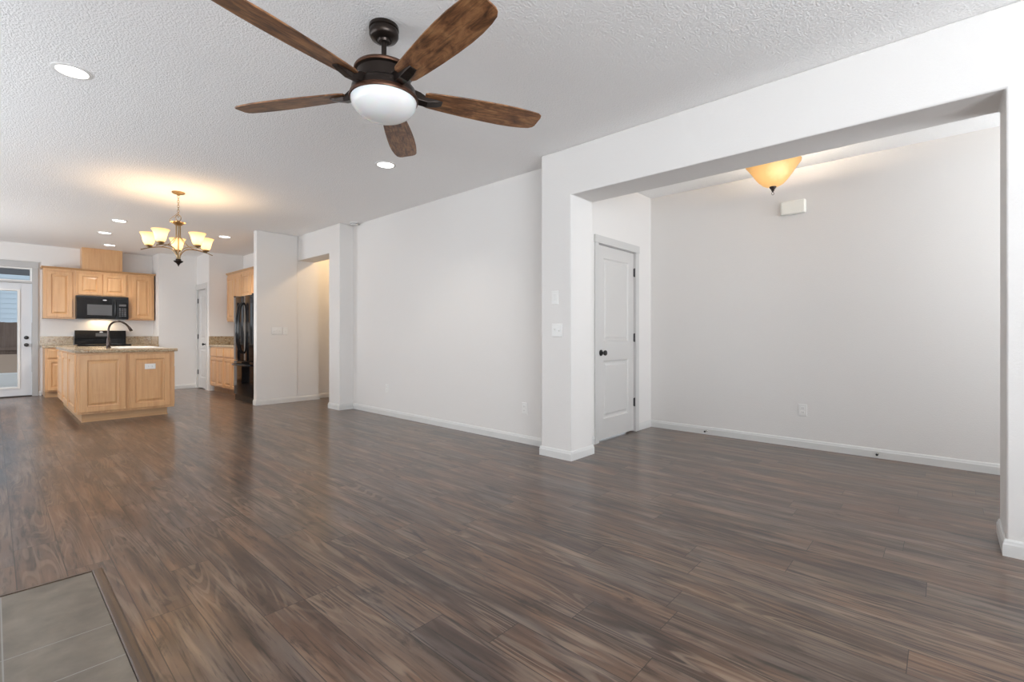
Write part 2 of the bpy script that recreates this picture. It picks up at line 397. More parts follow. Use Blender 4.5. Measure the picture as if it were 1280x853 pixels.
baseboard('baseboard_left', [(XL, 12.15), (XL, 2.0)])

# ------------------------------------------------------------------ interior doors
def two_panel_door(name, side, face, a0, a1, hinge_hi, knob_at):
    P = facing(side, face); z0, z1 = 0.016, 2.028; t = 0.035; w = 0.125
    bm = B()
    zs = [(z0, z0 + 0.21), (0.83, 1.03), (z1 - 0.125, z1)]
    pbox(bm, P, a0, a0 + w, z0, z1, -t, 0); pbox(bm, P, a1 - w, a1, z0, z1, -t, 0)
    for q0, q1 in zs: pbox(bm, P, a0 + w, a1 - w, q0, q1, -t, 0)
    for q0, q1 in ((zs[0][1], zs[1][0]), (zs[1][1], zs[2][0])):
        loops(bm, P, a0 + w, a1 - w, q0, q1, [(0, 0), (0.012, -0.010), (0.030, -0.011), (0.050, -0.004)])
    d = struct(name, bm, M_door)
    for zc in (0.335, 1.07, 1.81):
        h = B(); hx = a1 + 0.002 if hinge_hi else a0 - 0.002
        pbox(h, P, hx - 0.011, hx + 0.011, zc - 0.045, zc + 0.045, -0.002, 0.006)
        lathe(h, [(0, -0.05), (0.006, -0.05), (0.006, 0.05), (0, 0.05)], P(hx, zc, 0.012), 10)
        obj('hinge', h, M_black, d)
    k = B(); out = Vector(P(0, 0, 1)) - Vector(P(0, 0, 0))
    lathe_along(k, [(0, 0), (0.032, 0), (0.032, 0.006), (0.026, 0.010), (0.012, 0.012), (0.011, 0.035), (0.022, 0.040), (0.028, 0.050), (0.026, 0.062), (0.014, 0.068), (0, 0.069)], P(knob_at, 0.915, 0), out)
    obj('door_knob', k, M_black, d, smooth=True)
    return d
def door_casing(name, side, wall, a0, a1, w, zt, zh):
    P = facing(side, wall); bm = B()
    pbox(bm, P, a0 - w, a0 - 0.004, 0, zt, 0, 0.016); pbox(bm, P, a1 + 0.004, a1 + w, 0, zt, 0, 0.016)
    pbox(bm, P, a0 - w - 0.006, a1 + w + 0.006, zt, zh, 0, 0.021)
    pbox(bm, P, a0 - 0.004, a0 - 0.0005, 0, zt, -0.10, 0.010); pbox(bm, P, a1 + 0.0005, a1 + 0.004, 0, zt, -0.10, 0.010)
    return struct(name, bm, M_casing, bevel=0.002)
two_panel_door('door_1', '-Y', 2.618, 4.159, 4.931, True, 4.232)
door_casing('trim_1', '-Y', 2.605, 4.156, 4.934, 0.072, 2.036, 2.116)
two_panel_door('door_3', '-X', 2.897, 10.933, 11.505, True, 11.00)
door_casing('trim_2', '-X', 2.885, 10.930, 11.508, 0.056, 2.036, 2.150)

# exterior kitchen door with a tall glass lite, transom window over it
P = facing('-Y', 12.165)
bm = B(); a0, a1, z0, z1 = -0.437, 0.473, 0.022, 2.028
for q in ((a0, -0.275, z0, z1), (0.312, a1, z0, z1), (-0.275, 0.312, z0, 0.165), (-0.275, 0.312, 1.90, z1)): pbox(bm, P, q[0], q[1], q[2], q[3], -0.044, 0)
kd = struct('door_2', bm, M_edoor)
bm = B()
loops(bm, P, -0.290, 0.327, 0.150, 1.915, [(0, 0), (0, 0.012), (0.028, 0.014), (0.034, 0.0), (0.034, -0.02)], cap=False)
obj('glass_frame', bm, M_white, kd)
obj('glass_pane', boxes((-0.262, 0.299, 12.18, 12.186, 0.178, 1.887)), M_glass, kd)
for nm, zc, pr in (('deadbolt', 1.055, [(0, 0), (0.032, 0), (0.032, 0.008), (0.024, 0.016), (0.010, 0.018), (0.009, 0.03), (0, 0.031)]),
                   ('door_knob', 0.925, [(0, 0), (0.032, 0), (0.032, 0.006), (0.013, 0.012), (0.012, 0.032), (0.024, 0.040), (0.029, 0.050), (0.026, 0.062), (0, 0.069)])):
    k = B(); lathe_along(k, pr, (0.406, 12.165, zc), (0, -1, 0)); obj(nm, k, M_black, kd, smooth=True)
M_backlit_trim = mat('backlit_grey_trim', (0.43, 0.425, 0.42), 0.4)  # casing grey darkened: its backlit shade is put into the colour
struct('trim_3', boxes((0.477, 0.556, 12.128, 12.15, 0, 2.31), (-0.556, -0.441, 12.128, 12.15, 0, 2.31), (-0.56, 0.56, 12.122, 12.15, 2.31, 2.42),
                       (-0.441, 0.477, 12.135, 12.24, 2.032, 2.062)), M_backlit_trim, bevel=0.003)
struct('trim_4', boxes((-0.44, 0.476, 12.13, 12.25, 0.0, 0.016)), M_bronze)
bm = B(); Pw = facing('-Y', 12.17)
loops(bm, Pw, -0.441, 0.477, 2.062, 2.306, [(0, -0.05), (0, 0.012), (0.022, 0.012), (0.028, -0.02)], cap=False)
wn = struct('window_1', bm, M_white)
obj('glass_pane', boxes((-0.415, 0.452, 12.185, 12.19, 2.088, 2.280)), M_glass, wn)

# ------------------------------------------------------------------ outside the kitchen door
struct('patio', boxes((-6, 5, 12.32, 19.0, -0.22, -0.12)), M_deck)
bm = B(); extrude_poly(bm, [(-6, 16.95, -0.12), (-6, 16.95, 0.17), (-6, 17.33, 0.62), (-6, 19.0, 0.62), (-6, 19.0, -0.12)], (11, 0, 0))
struct('ground_bank', bm, mat('bare_soil', (0.36, 0.26, 0.19), 0.9))
tag(obj('garden_wall', boxes((-6, 5, 16.65, 16.94, -0.1195, 0.175)), mat('white_block', (0.72, 0.70, 0.67), 0.8)), 'low white garden wall below the soil bank outside the kitchen door', 'garden wall')
fe = thing('wooden_fence', 'weathered brown board fence behind the patio, seen through the kitchen door glass', 'fence', (0, 17.4, 0.62))
bm = B()
for i in range(46):
    x = -4.0 + i * 0.15; bx(bm, x, x + 0.1495, 17.38 + 0.004 * (i % 2), 17.40 + 0.004 * (i % 2), 0.62, 1.42 + 0.012 * random.random())
obj('fence_boards', bm, M_fence, fe)
obj('fence_rail', boxes((-4.0, 2.9, 17.34, 17.38, 0.72, 0.80)), M_fence, fe)
nh = thing('neighbor_house', 'pale blue lap-sided house rising behind the brown fence', 'house', (-0.5, 22.0, -0.12))
bm = B()
for i in range(28):
    z = -0.12 + i * 0.16; extrude_poly(bm, [(-6, 22.0, z), (-6, 22.02, z + 0.165), (-6, 22.3, z + 0.165), (-6, 22.3, z)], (11, 0, 0))
obj('siding_wall', bm, M_siding, nh)
hw = obj('window_frame', boxes((-1.1, -1.0, 21.95, 22.1, 1.2, 2.6), (0.0, 0.1, 21.95, 22.1, 1.2, 2.6), (-1.1, 0.1, 21.95, 22.1, 1.12, 1.2), (-1.1, 0.1, 21.95, 22.1, 2.6, 2.7)), M_white, nh)
obj('window_pane', boxes((-1.0, 0.0, 21.97, 21.99, 1.2, 2.6)), M_hglass, hw)
tag(obj('porch_eave', boxes((-2.5, 2.5, 13.9, 14.05, 2.335, 2.75)), M_eave), 'dark grey eave beam crossing the top of the transom window', 'eave')

# ------------------------------------------------------------------ hearth
he = thing('hearth_pad', 'grey slate tile hearth pad set in the plank floor at the lower left', 'hearth', (-0.25, 2.0, 0))
obj('tile_top', boxes((-0.90, 0.306, 1.0, 2.898, 0.0005, 0.006)), M_slate, he)
bm = B()
extrude_poly(bm, [(0.309, 1.0, 0.0005), (0.309, 1.0, 0.006), (0.314, 1.0, 0.0085), (0.327, 1.0, 0.0095), (0.340, 1.0, 0.0085), (0.347, 1.0, 0.004), (0.348, 1.0, 0.0005)], (0, 1.913, 0))
obj('side_border', bm, M_strip, he)
obj('end_border', boxes((-0.90, 0.306, 2.898, 2.912, 0.0005, 0.010)), M_strip, he)

# ------------------------------------------------------------------ cabinets
def raised_door(P, a0, a1, b0, b1, t=0.020, w=0.055):
    return loops(B(), P, a0, a1, b0, b1, [(0, 0.0005), (0, t - 0.004), (0.004, t), (w, t), (w + 0.004, t - 0.012), (w + 0.016, t - 0.013), (w + 0.044, t - 0.003), (w + 0.048, t - 0.003)])
def slab_front(P, a0, a1, b0, b1, t=0.020):
    return loops(B(), P, a0, a1, b0, b1, [(0, 0.0005), (0, t - 0.008), (0.004, t - 0.004), (0.016, t)])
def center(side, f, a0, a1, z): return facing(side, f)((a0 + a1) / 2, z, 0)
def base_cabinet(label, side, f, a0, a1, depth, doors, drawers, group=None):
    P = facing(side, f); c = thing('base_cabinet', label, 'cabinet', center(side, f, a0, a1, 0), group)
    bm = B(); pbox(bm, P, a0, a1, 0.105, 0.874, -depth, 0); obj('cabinet_body', bm, M_maple, c)
    bm = B(); pbox(bm, P, a0 + 0.004, a1 - 0.004, 0.0, 0.1045, -depth, -0.065); obj('toe_kick', bm, M_maple_d, c)
    for d in doors: obj('cabinet_door', raised_door(P, *d, w=0.05), M_maple, c)
    for d in drawers: obj('drawer_front', slab_front(P, *d), M_maple, c)
    return c
def wall_cabinet(label, side, f, a0, a1, z0, z1, depth, doors, group=None):
    P = facing(side, f); c = thing('wall_cabinet', label, 'cabinet', center(side, f, a0, a1, z0), group)
    bm = B(); pbox(bm, P, a0, a1, z0, z1, -depth, 0); obj('cabinet_body', bm, M_maple, c)
    for d in doors: obj('cabinet_door', raised_door(P, *d, w=0.055), M_maple, c)
    return c
YB = 12.149
GU = 'maple wall cabinets along the range wall'
wall_cabinet('tall single-door maple wall cabinet left of the black microwave', '-Y', 11.85, 0.605, 1.028, 1.40, 2.300, 0.299, [(0.650, 0.985, 1.425, 2.255)], GU)
wall_cabinet('short two-door maple wall cabinet directly above the black microwave', '-Y', 11.85, 1.030, 1.790, 1.835, 2.300, 0.299, [(1.062, 1.402, 1.855, 2.255), (1.418, 1.762, 1.855, 2.255)], GU)
wall_cabinet('tall single-door maple wall cabinet right of the black microwave', '-Y', 11.85, 1.792, 2.205, 1.40, 2.300, 0.299, [(1.862, 2.170, 1.425, 2.255)], GU)
def crown(label, side, f, a0, a1, back, z):
    P = facing(side, f); bm = B(); d = Vector(P(a1, 0, 0)) - Vector(P(a0, 0, 0))
    extrude_poly(bm, [P(a0, z, -back), P(a0, z, 0.004), P(a0, z + 0.008, 0.010), P(a0, z + 0.022, 0.026), P(a0, z + 0.034, 0.030), P(a0, z + 0.034, -back)], d)
    return tag(obj('crown_molding', bm, M_maple_d), label, 'molding')
crown('maple crown molding along the top of the wall cabinets over the range', '-Y', 11.85, 0.580, 2.228, 0.298, 2.3005)
hb = thing('hood_chase', 'maple vent chase box rising from the cabinets to the ceiling', 'vent box', (1.41, 11.85, 2.335))
obj('front_panel', boxes((1.118, 1.705, 11.852, 11.866, 2.335, 2.739)), M_maple, hb)
obj('side_panel', boxes((1.121, 1.135, 11.867, YB, 2.335, 2.739)), M_maple, hb)
obj('side_panel', boxes((1.688, 1.702, 11.867, YB, 2.335, 2.739)), M_maple, hb)
base_cabinet('maple base cabinet between the glass door and the black range', '-Y', 11.585, 0.612, 1.026, 0.56, [(0.640, 1.000, 0.125, 0.665)], [(0.640, 1.000, 0.690, 0.850)])
base_cabinet('maple base cabinet in the corner right of the black range', '-Y', 11.585, 1.796, 2.232, 0.56, [(1.825, 2.200, 0.125, 0.665)], [(1.825, 2.200, 0.690, 0.850)])
GB = 'maple base cabinets beside the refrigerator'
base_cabinet('maple base cabinet nearest the pantry door, left half of the refrigerator run', '-X', 2.905, 9.895, 10.72, 0.60,
             [(9.915, 10.290, 0.125, 0.665), (10.305, 10.690, 0.125, 0.665)], [(9.915, 10.290, 0.690, 0.850), (10.305, 10.690, 0.690, 0.850)], GB)
base_cabinet('maple base cabinet touching the black refrigerator', '-X', 2.905, 9.02, 9.89, 0.60,
             [(9.050, 9.465, 0.125, 0.665), (9.480, 9.870, 0.125, 0.665)], [(9.050, 9.465, 0.690, 0.850), (9.480, 9.870, 0.690, 0.850)], GB)
GR = 'maple wall cabinets above the refrigerator counter'
wall_cabinet('tall two-door maple wall cabinet in the corner left of the refrigerator', '-X', 3.205, 9.895, 10.73, 1.372, 2.310, 0.302,
             [(10.295, 10.700, 1.395, 2.265), (9.905, 10.280, 1.395, 2.265)], GR)
wall_cabinet('short two-door maple wall cabinet above the black refrigerator', '-X', 3.205, 8.05, 9.89, 1.80, 2.310, 0.302,
             [(9.420, 9.875, 1.820, 2.265), (8.960, 9.405, 1.820, 2.265), (8.10, 8.945, 1.820, 2.265)], GR)
crown('maple crown molding along the cabinets above the refrigerator', '-X', 3.205, 8.045, 10.745, 0.302, 2.3105)

# countertops
def counter(name, label, parts, splash=None):
    c = thing(name, label, 'countertop', ((parts[0] + parts[1]) / 2, parts[2], 0.875))
    obj('counter_slab', boxes((*parts, 0.8752, 0.915)), M_granite, c, bevel=0.006)
    for s in (splash or []): obj('backsplash', boxes((*s, 0.9152, 1.078)), M_granite, c, bevel=0.003)
    return c
counter('countertop', 'mottled tan countertop with backsplash between glass door and black range', (0.575, 1.024, 11.555, YB), [(0.575, 1.024, 12.128, YB)])
counter('countertop', 'mottled tan countertop with corner backsplash right of the black range', (1.798, 2.234, 11.555, YB), [(1.798, 2.212, 12.128, YB), (2.213, 2.234, 11.60, YB)])
counter('countertop', 'mottled tan countertop with backsplash left of the refrigerator', (2.878, 3.506, 9.015, 10.745), [(2.88, 3.484, 10.724, 10.745), (3.485, 3.506, 9.015, 10.745)])

# island
isl = thing('kitchen_island', 'freestanding maple island with two raised front panels and pale base', 'kitchen island', (1.2, 8.9, 0))
IY, IL, IR, IB = 7.935, 0.702, 1.706, 10.35
obj('cabinet_body', boxes((IL, IR, IY, IB, 0.105, 0.874)), M_maple, isl)
obj('toe_kick', boxes((0.752, 1.636, 7.998, IB - 0.06, 0.0, 0.1045)), M_maple_d, isl)
obj('toe_molding', boxes((0.745, 1.643, 7.985, 7.9975, 0.0, 0.012)), M_maple_d, isl)
P = facing('-Y', IY)
obj('front_panel', raised_door(P, 0.728, 1.176, 0.130, 0.850, w=0.068), M_maple, isl)
obj('front_panel', raised_door(P, 1.207, 1.658, 0.130, 0.850, w=0.068), M_maple, isl)
P = facing('-X', IL)
for q0, q1 in ((8.00, 8.72), (8.80, 9.50), (9.58, 10.28)):
    obj('side_panel', raised_door(P, q0, q1, 0.130, 0.850, w=0.068), M_maple, isl)
P = facing('+X', IR)
for q0, q1 in ((8.00, 8.72), (8.80, 9.50), (9.58, 10.28)):
    obj('cabinet_door', raised_door(P, q0, q1, 0.130, 0.665), M_maple, isl)
    obj('drawer_front', slab_front(P, q0, q1, 0.690, 0.850), M_maple, isl)
# island countertop with the sink cut-out
SX0, SX1, SY0, SY1 = 1.19, 1.64, 8.42, 9.20
ic = thing('island_countertop', 'mottled tan countertop on the maple island with rounded edges', 'countertop', (1.2, 8.9, 0.875))
CX0, CX1, CY0, CY1 = 0.672, 1.738, 7.890, 10.39
bm = B()
def slab_hole(bm, x0, x1, y0, y1, hx0, hx1, hy0, hy1, z0, z1):
    o = ((x0, y0), (x1, y0), (x1, y1), (x0, y1)); i = ((hx0, hy0), (hx1, hy0), (hx1, hy1), (hx0, hy1))
    R = [[bm.verts.new((*p, z)) for p in q] for z in (z0, z1) for q in (o, i)]
    ob, ib, ot, it = R
    for k in range(4):
        j = (k + 1) % 4
        bm.faces.new((ob[k], ob[j], ot[j], ot[k])); bm.faces.new((ib[k], ib[j], it[j], it[k]))
        bm.faces.new((ot[k], ot[j], it[j], it[k])); bm.faces.new((ob[k], ob[j], ib[j], ib[k]))
slab_hole(bm, CX0, CX1, CY0, CY1, SX0, SX1, SY0, SY1, 0.8752, 0.915)
obj('counter_slab', bm, M_granite, ic, bevel=0.007)
sk = thing('sink', 'white drop-in sink with raised rim in the island countertop', 'sink', (1.415, 8.81, 0.915))
bm = B()
slab_hole(bm, SX0 - 0.028, SX1 + 0.028, SY0 - 0.028, SY1 + 0.028, SX0 + 0.02, SX1 - 0.02, SY0 + 0.02, SY1 - 0.02, 0.9155, 0.926)
obj('sink_rim', bm, M_sink, sk, bevel=0.004)
bm = loops(B(), lambda a, b, c: (a, b, c), SX0 + 0.012, SX1 - 0.012, SY0 + 0.012, SY1 - 0.012, [(0, 0.9215), (0.012, 0.8785), (0.0125, 0.8765)], cap=True)
obj('sink_basin', bm, M_sink, sk)
fa = thing('faucet', 'dark bronze gooseneck faucet with pull-down spray head on the island', 'faucet', (1.105, 8.75, 0.9155))
bm = lathe(B(), [(0, 0), (0.032, 0), (0.032, 0.008), (0.024, 0.02), (0.021, 0.06), (0.023, 0.085), (0.020, 0.13), (0.014, 0.15), (0, 0.15)], (1.105, 8.75, 0.9155), 18)
obj('faucet_body', bm, M_faucet, fa, smooth=True)
pts = [(1.105, 8.75, 1.06), (1.105, 8.75, 1.17), (1.125, 8.752, 1.245), (1.175, 8.756, 1.288), (1.235, 8.76, 1.293), (1.295, 8.765, 1.262), (1.335, 8.768, 1.215)]
obj('gooseneck', tube(B(), smooth_path(pts), 0.0125, 12), M_faucet, fa, smooth=True)
obj('spray_head', tube(B(), [(1.330, 8.768, 1.222), (1.343, 8.769, 1.200), (1.362, 8.770, 1.165), (1.366, 8.770, 1.158)], [0.014, 0.018, 0.021, 0.017], 14), M_faucet, fa, smooth=True)
obj('lever_handle', tube(B(), smooth_path([(1.105, 8.735, 1.01), (1.105, 8.705, 1.02), (1.10, 8.68, 1.055), (1.098, 8.672, 1.08)]), [0.010] * 6 + [0.007] * 13, 10), M_faucet, fa, smooth=True)

# ------------------------------------------------------------------ appliances
mw = thing('microwave', 'black over-the-range microwave under the short maple cabinet', 'microwave', (1.41, 11.76, 1.403))
obj('microwave_body', boxes((1.034, 1.786, 11.775, YB, 1.403, 1.8345)), M_glossd, mw)
bm = boxes((1.034, 1.600, 11.752, 11.7745, 1.415, 1.800)); dr = obj('microwave_door', bm, M_gloss, mw, bevel=0.006)
obj('door_window', boxes((1.180, 1.535, 11.7495, 11.7518, 1.475, 1.675)), M_mwglass, dr)
obj('door_handle', tube(B(), smooth_path([(1.580, 11.752, 1.46), (1.582, 11.725, 1.50), (1.582, 11.722, 1.61), (1.582, 11.725, 1.72), (1.580, 11.752, 1.76)]), 0.011, 10), M_glossd, dr, smooth=True)
cp = obj('control_panel', boxes((1.603, 1.786, 11.754, 11.7745, 1.415, 1.800)), M_gloss, mw, bevel=0.004)
bm = B()
for r in range(5):
    for c in range(3): bx(bm, 1.640 + c * 0.040, 1.668 + c * 0.040, 11.7525, 11.7538, 1.46 + r * 0.034, 1.48 + r * 0.034)
obj('keypad', bm, M_mwglass, cp)
obj('display', boxes((1.640, 1.748, 11.7525, 11.7538, 1.655, 1.695)), M_mwglass, cp)
obj('vent_grille', boxes(*[(1.034, 1.786, 11.756, 11.7745, 1.803 + i * 0.008, 1.808 + i * 0.008) for i in range(4)]), M_glossd, mw)
bm = lathe_along(B(), [(0, 0), (0.030, 0), (0.030, 0.0015), (0, 0.0015)], (0, 0, 0), (0, -1, 0), 20)
bmesh.ops.scale(bm, vec=(1.0, 1, 0.36), verts=bm.verts); bmesh.ops.translate(bm, verts=bm.verts, vec=(1.430, 11.7518, 1.762))
obj('oval_badge', bm, M_silver, mw)
ul = bpy.data.lights.new('microwave_task_light', 'AREA'); ul.size = 0.3; ul.energy = 2.2; ul.color = (1.0, 0.72, 0.42)
uo = bpy.data.objects.new('microwave_task_light', ul); COL.objects.link(uo); uo.location = (1.41, 11.98, 1.395)

rg = thing('kitchen_range', 'black freestanding range with tall backguard between the countertops', 'range', (1.41, 11.55, 0))
obj('range_body', boxes((1.031, 1.789, 11.575, 12.14, 0.03, 0.905)), M_glossd, rg)
ct = obj('cooktop', boxes((1.031, 1.791, 11.530, 12.06, 0.9055, 0.928)), M_gloss, rg, bevel=0.004)
for bxx, byy, r in ((1.22, 11.68, 0.095), (1.60, 11.68, 0.075), (1.22, 11.90, 0.075), (1.60, 11.90, 0.095)):
    obj('burner_ring', lathe(B(), [(r, 0.9283), (r, 0.9288), (r - 0.006, 0.9288), (r - 0.006, 0.9283)], (bxx, byy, 0), 28), M_mwglass, ct)
bm = B()
extrude_poly(bm, [(1.036, 12.035, 1.035), (1.036, 12.055, 1.190), (1.036, 12.14, 1.190), (1.036, 12.14, 0.930), (1.036, 12.062, 0.930), (1.036, 12.062, 1.035)], (0.752, 0, 0))
bg = obj('backguard', bm, M_gloss, rg, bevel=0.004)
obj('clock_display', boxes((1.33, 1.50, 12.031, 12.040, 1.075, 1.14)), M_mwglass, bg)
bm = lathe_along(B(), [(0, 0), (0.028, 0), (0.028, 0.002), (0, 0.002)], (0, 0, 0), (0, -1, 0), 20)
bmesh.ops.scale(bm, vec=(1.0, 1, 0.4), verts=bm.verts); bmesh.ops.translate(bm, verts=bm.verts, vec=(1.415, 12.046, 1.160))
obj('oval_badge', bm, M_silver, bg)
for kx in (1.10, 1.19, 1.63, 1.72):
    obj('control_knob', lathe_along(B(), [(0, 0), (0.021, 0), (0.019, 0.018), (0, 0.020)], (kx, 12.045, 1.105), (0, -1, 0.12)), M_gloss, bg, smooth=True)
od = obj('oven_door', boxes((1.036, 1.784, 11.535, 11.574, 0.20, 0.86)), M_gloss, rg, bevel=0.005)
obj('oven_handle', tube(B(), [(1.08, 11.535, 0.80), (1.09, 11.50, 0.80), (1.73, 11.50, 0.80), (1.74, 11.535, 0.80)], 0.011), M_glossd, od, smooth=True)
obj('storage_drawer', boxes((1.036, 1.784, 11.54, 11.574, 0.04, 0.19)), M_gloss, rg, bevel=0.004)

fr = thing('refrigerator', 'tall black french-door refrigerator beside the white wall end', 'refrigerator', (3.1, 8.53, 0))
FX, F0, F1 = 2.760, 8.075, 8.985
obj('fridge_body', boxes((2.835, 3.49, F0 + 0.005, F1 - 0.005, 0.03, 1.735)), M_glossd, fr)
def bowed(y0, y1, z0, z1):
    n = 8; q = [(2.832, y0, z0)]
    for i in range(n + 1):
        t = i / n; q.append((FX + 0.022 * (2 * t - 1) ** 2, y0 + (y1 - y0) * t, z0))
    q.append((2.832, y1, z0)); return extrude_poly(B(), q, (0, 0, z1 - z0))
ym = (F0 + F1) / 2
for y0, y1, hy in ((F0, ym - 0.003, ym - 0.05), (ym + 0.003, F1, ym + 0.05)):
    d = obj('fridge_door', bowed(y0, y1, 0.680, 1.745), M_gloss, fr, bevel=0.005, smooth=True)
    obj('door_handle', tube(B(), smooth_path([(FX + 0.012, hy, 0.80), (FX - 0.035, hy, 0.86), (FX - 0.062, hy, 1.02), (FX - 0.070, hy, 1.20), (FX - 0.062, hy, 1.38), (FX - 0.035, hy, 1.56), (FX + 0.012, hy, 1.63)]), 0.014, 12), M_gloss, d, smooth=True)
d = obj('freezer_drawer', bowed(F0, F1, 0.105, 0.668), M_gloss, fr, bevel=0.005, smooth=True)
obj('drawer_handle', tube(B(), smooth_path([(FX + 0.008, F0 + 0.10, 0.61), (FX - 0.045, F0 + 0.15, 0.61), (FX - 0.055, ym, 0.61), (FX - 0.045, F1 - 0.15, 0.61), (FX + 0.008, F1 - 0.10, 0.61)]), 0.014, 12), M_gloss, d, smooth=True)
obj('toe_grille', boxes((2.80, 2.834, F0 + 0.01, F1 - 0.01, 0.0, 0.095)), M_glossd, fr)
obj('hinge_cover', boxes((2.775, 2.90, F0 + 0.01, F0 + 0.06, 1.7455, 1.765)), M_glossd, fr)
obj('hinge_cover', boxes((2.775, 2.90, F1 - 0.06, F1 - 0.01, 1.7455, 1.765)), M_glossd, fr)

# ------------------------------------------------------------------ ceiling fan
FCX, FCY, FZ = 1.405, 2.205, 2.385
cf = thing('ceiling_fan', 'five-blade rustic wood ceiling fan with dark bronze motor and white bowl light', 'ceiling fan', (FCX, FCY, H))
C0 = (FCX, FCY, 0)
obj('ceiling_canopy', lathe(B(), [(0, 2.7395), (0.076, 2.7395), (0.078, 2.722), (0.072, 2.718), (0.076, 2.712), (0.076, 2.690), (0.066, 2.674), (0.040, 2.664), (0.036, 2.668), (0.030, 2.655), (0, 2.655)], C0, 32), M_bronze, cf, smooth=True)
obj('downrod', lathe(B(), [(0, 2.500), (0.0135, 2.500), (0.0135, 2.656), (0, 2.656)], C0, 16), M_bronze, cf, smooth=True)
mh = obj('motor_housing', lathe(B(), [(0, 2.532), (0.035, 2.532), (0.050, 2.524), (0.125, 2.518), (0.148, 2.508), (0.152, 2.496), (0.150, 2.488), (0.140, 2.482), (0.140, 2.425), (0.150, 2.418), (0.164, 2.405), (0.168, 2.385), (0.168, 2.362), (0.150, 2.352), (0, 2.350)], C0, 44), M_bronze, cf, smooth=True)
obj('trim_ring', lathe(B(), [(0.166, 2.372), (0.176, 2.366), (0.180, 2.354), (0.177, 2.345), (0.168, 2.343), (0.164, 2.36)], C0, 44), M_copper, mh, smooth=True)
obj('housing_band', lathe(B(), [(0.1405, 2.484), (0.153, 2.489), (0.155, 2.497), (0.150, 2.507), (0.147, 2.507), (0.147, 2.488)], C0, 44), M_copper, mh, smooth=True)
prof = [(0.171 * math.cos(a), 2.346 - 0.108 * math.sin(a)) for a in [PI / 2 * i / 12 for i in range(13)]]
prof[-1] = (0, prof[-1][1])
obj('light_bowl', lathe(B(), [(0.160, 2.3495)] + prof, C0, 44), M_bowl, cf, smooth=True)
def blade_mesh():
    up = [(0.215, 0.050), (0.24, 0.060), (0.34, 0.070), (0.46, 0.079), (0.58, 0.085), (0.68, 0.087), (0.76, 0.084), (0.83, 0.076), (0.875, 0.066)]
    lo = [(0.905, -0.060), (0.885, -0.073), (0.83, -0.080), (0.74, -0.086), (0.64, -0.087), (0.52, -0.083), (0.40, -0.075), (0.30, -0.067), (0.235, -0.060), (0.215, -0.050)]
    tip = [(0.896, 0.052), (0.905, 0.035), (0.910, -0.040)]
    pts = up + tip + lo
    bm = B(); extrude_poly(bm, [(x, y, -0.004) for x, y in pts], (0, 0, 0.008)); return bm
def iron_mesh():
    bm = B()
    # flared arm from the housing to a foot under the blade root
    sec = [(0.136, 0.030, 0.034, -0.014), (0.190, 0.030, 0.020, -0.024), (0.230, 0.029, -0.0045, -0.028), (0.285, 0.027, -0.0045, -0.018), (0.315, 0.021, -0.0045, -0.010)]
    rings = [[bm.verts.new((x, s * w, z)) for s, z in ((-1, zt), (1, zt), (0.8, zb), (-0.8, zb))] for x, w, zt, zb in sec]
    for a, b in zip(rings, rings[1:]):
        for i in range(4): bm.faces.new((a[i], a[(i + 1) % 4], b[(i + 1) % 4], b[i]))
    bm.faces.new(rings[0]); bm.faces.new(rings[-1]); return bm
FAN0, PITCH = -24.6, -12.0
b0 = obj('blade', blade_mesh(), M_blade, cf, local=True, bevel=0.002)
i0 = obj('blade_iron', iron_mesh(), M_bronze, b0, local=True, bevel=0.002)
for k in range(5):
    if k == 0: b = b0
    else:
        b = b0.copy(); COL.objects.link(b); b.parent = cf
        i = i0.copy(); COL.objects.link(i); i.parent = b
    b.matrix_local = Matrix.Translation((0, 0, FZ + 0.008 - H)) @ Matrix.Rotation(math.radians(FAN0 + 72 * k), 4, 'Z') @ Matrix.Rotation(math.radians(PITCH), 4, 'X')

# ------------------------------------------------------------------ chandelier
HX, HY = 1.437, 6.498
ch = thing('chandelier', 'lit five-arm antique brass chandelier with cream glass shades hanging on a chain', 'chandelier', (HX, HY, H))
C0 = (HX, HY, 0)
M_shade = lit_glass('lit_cream_glass', (0.82, 0.72, 0.52), [(1.0, 0.76, 0.42), (0.70, 0.45, 0.21), (0.24, 0.145, 0.062)], 4.5, (0.285, 0, 2.185 - H), 0.10)
obj('ceiling_canopy', lathe(B(), [(0, 2.7395), (0.064, 2.7395), (0.066, 2.732), (0.055, 2.722), (0.022, 2.712), (0.010, 2.702), (0, 2.702)], C0, 28), M_brass, ch, smooth=True)
bm = B(); z = 2.700; k = 0
while z > 2.475:
    r = [(0.009 * math.cos(a), 0.018 * math.sin(a)) for a in [2 * PI * i / 12 for i in range(12)]]
    tube(bm, [(HX + (p if k % 2 == 0 else 0), HY + (0 if k % 2 == 0 else p), z - 0.014 + q) for p, q in r], 0.0024, 6, closed=True)
    z -= 0.027; k += 1
obj('chain', bm, M_brass, ch, smooth=True)
bm = B()
tube(bm, [(HX + 0.026 * math.cos(a), HY, 2.445 + 0.034 * math.sin(a)) for a in [2 * PI * i / 18 for i in range(18)]], 0.004, 8, closed=True)
obj('hanging_loop', bm, M_brass, ch, smooth=True)
obj('cord', tube(B(), smooth_path([(HX - 0.005, HY + 0.004, 2.50), (HX - 0.045, HY, 2.455), (HX - 0.085, HY - 0.01, 2.405), (HX - 0.05, HY, 2.375), (HX - 0.01, HY, 2.40)]), 0.0028, 6), M_brass, ch, smooth=True)
obj('top_dish', lathe(B(), [(0, 2.355), (0.026, 2.355), (0.045, 2.372), (0.074, 2.388), (0.076, 2.392), (0.045, 2.384), (0.020, 2.400), (0.012, 2.414), (0, 2.414)], C0, 28), M_brass, ch, smooth=True)
bm = lathe(B(), [(0, 1.93), (0.006, 1.93), (0.006, 2.356), (0, 2.356)], C0, 10)
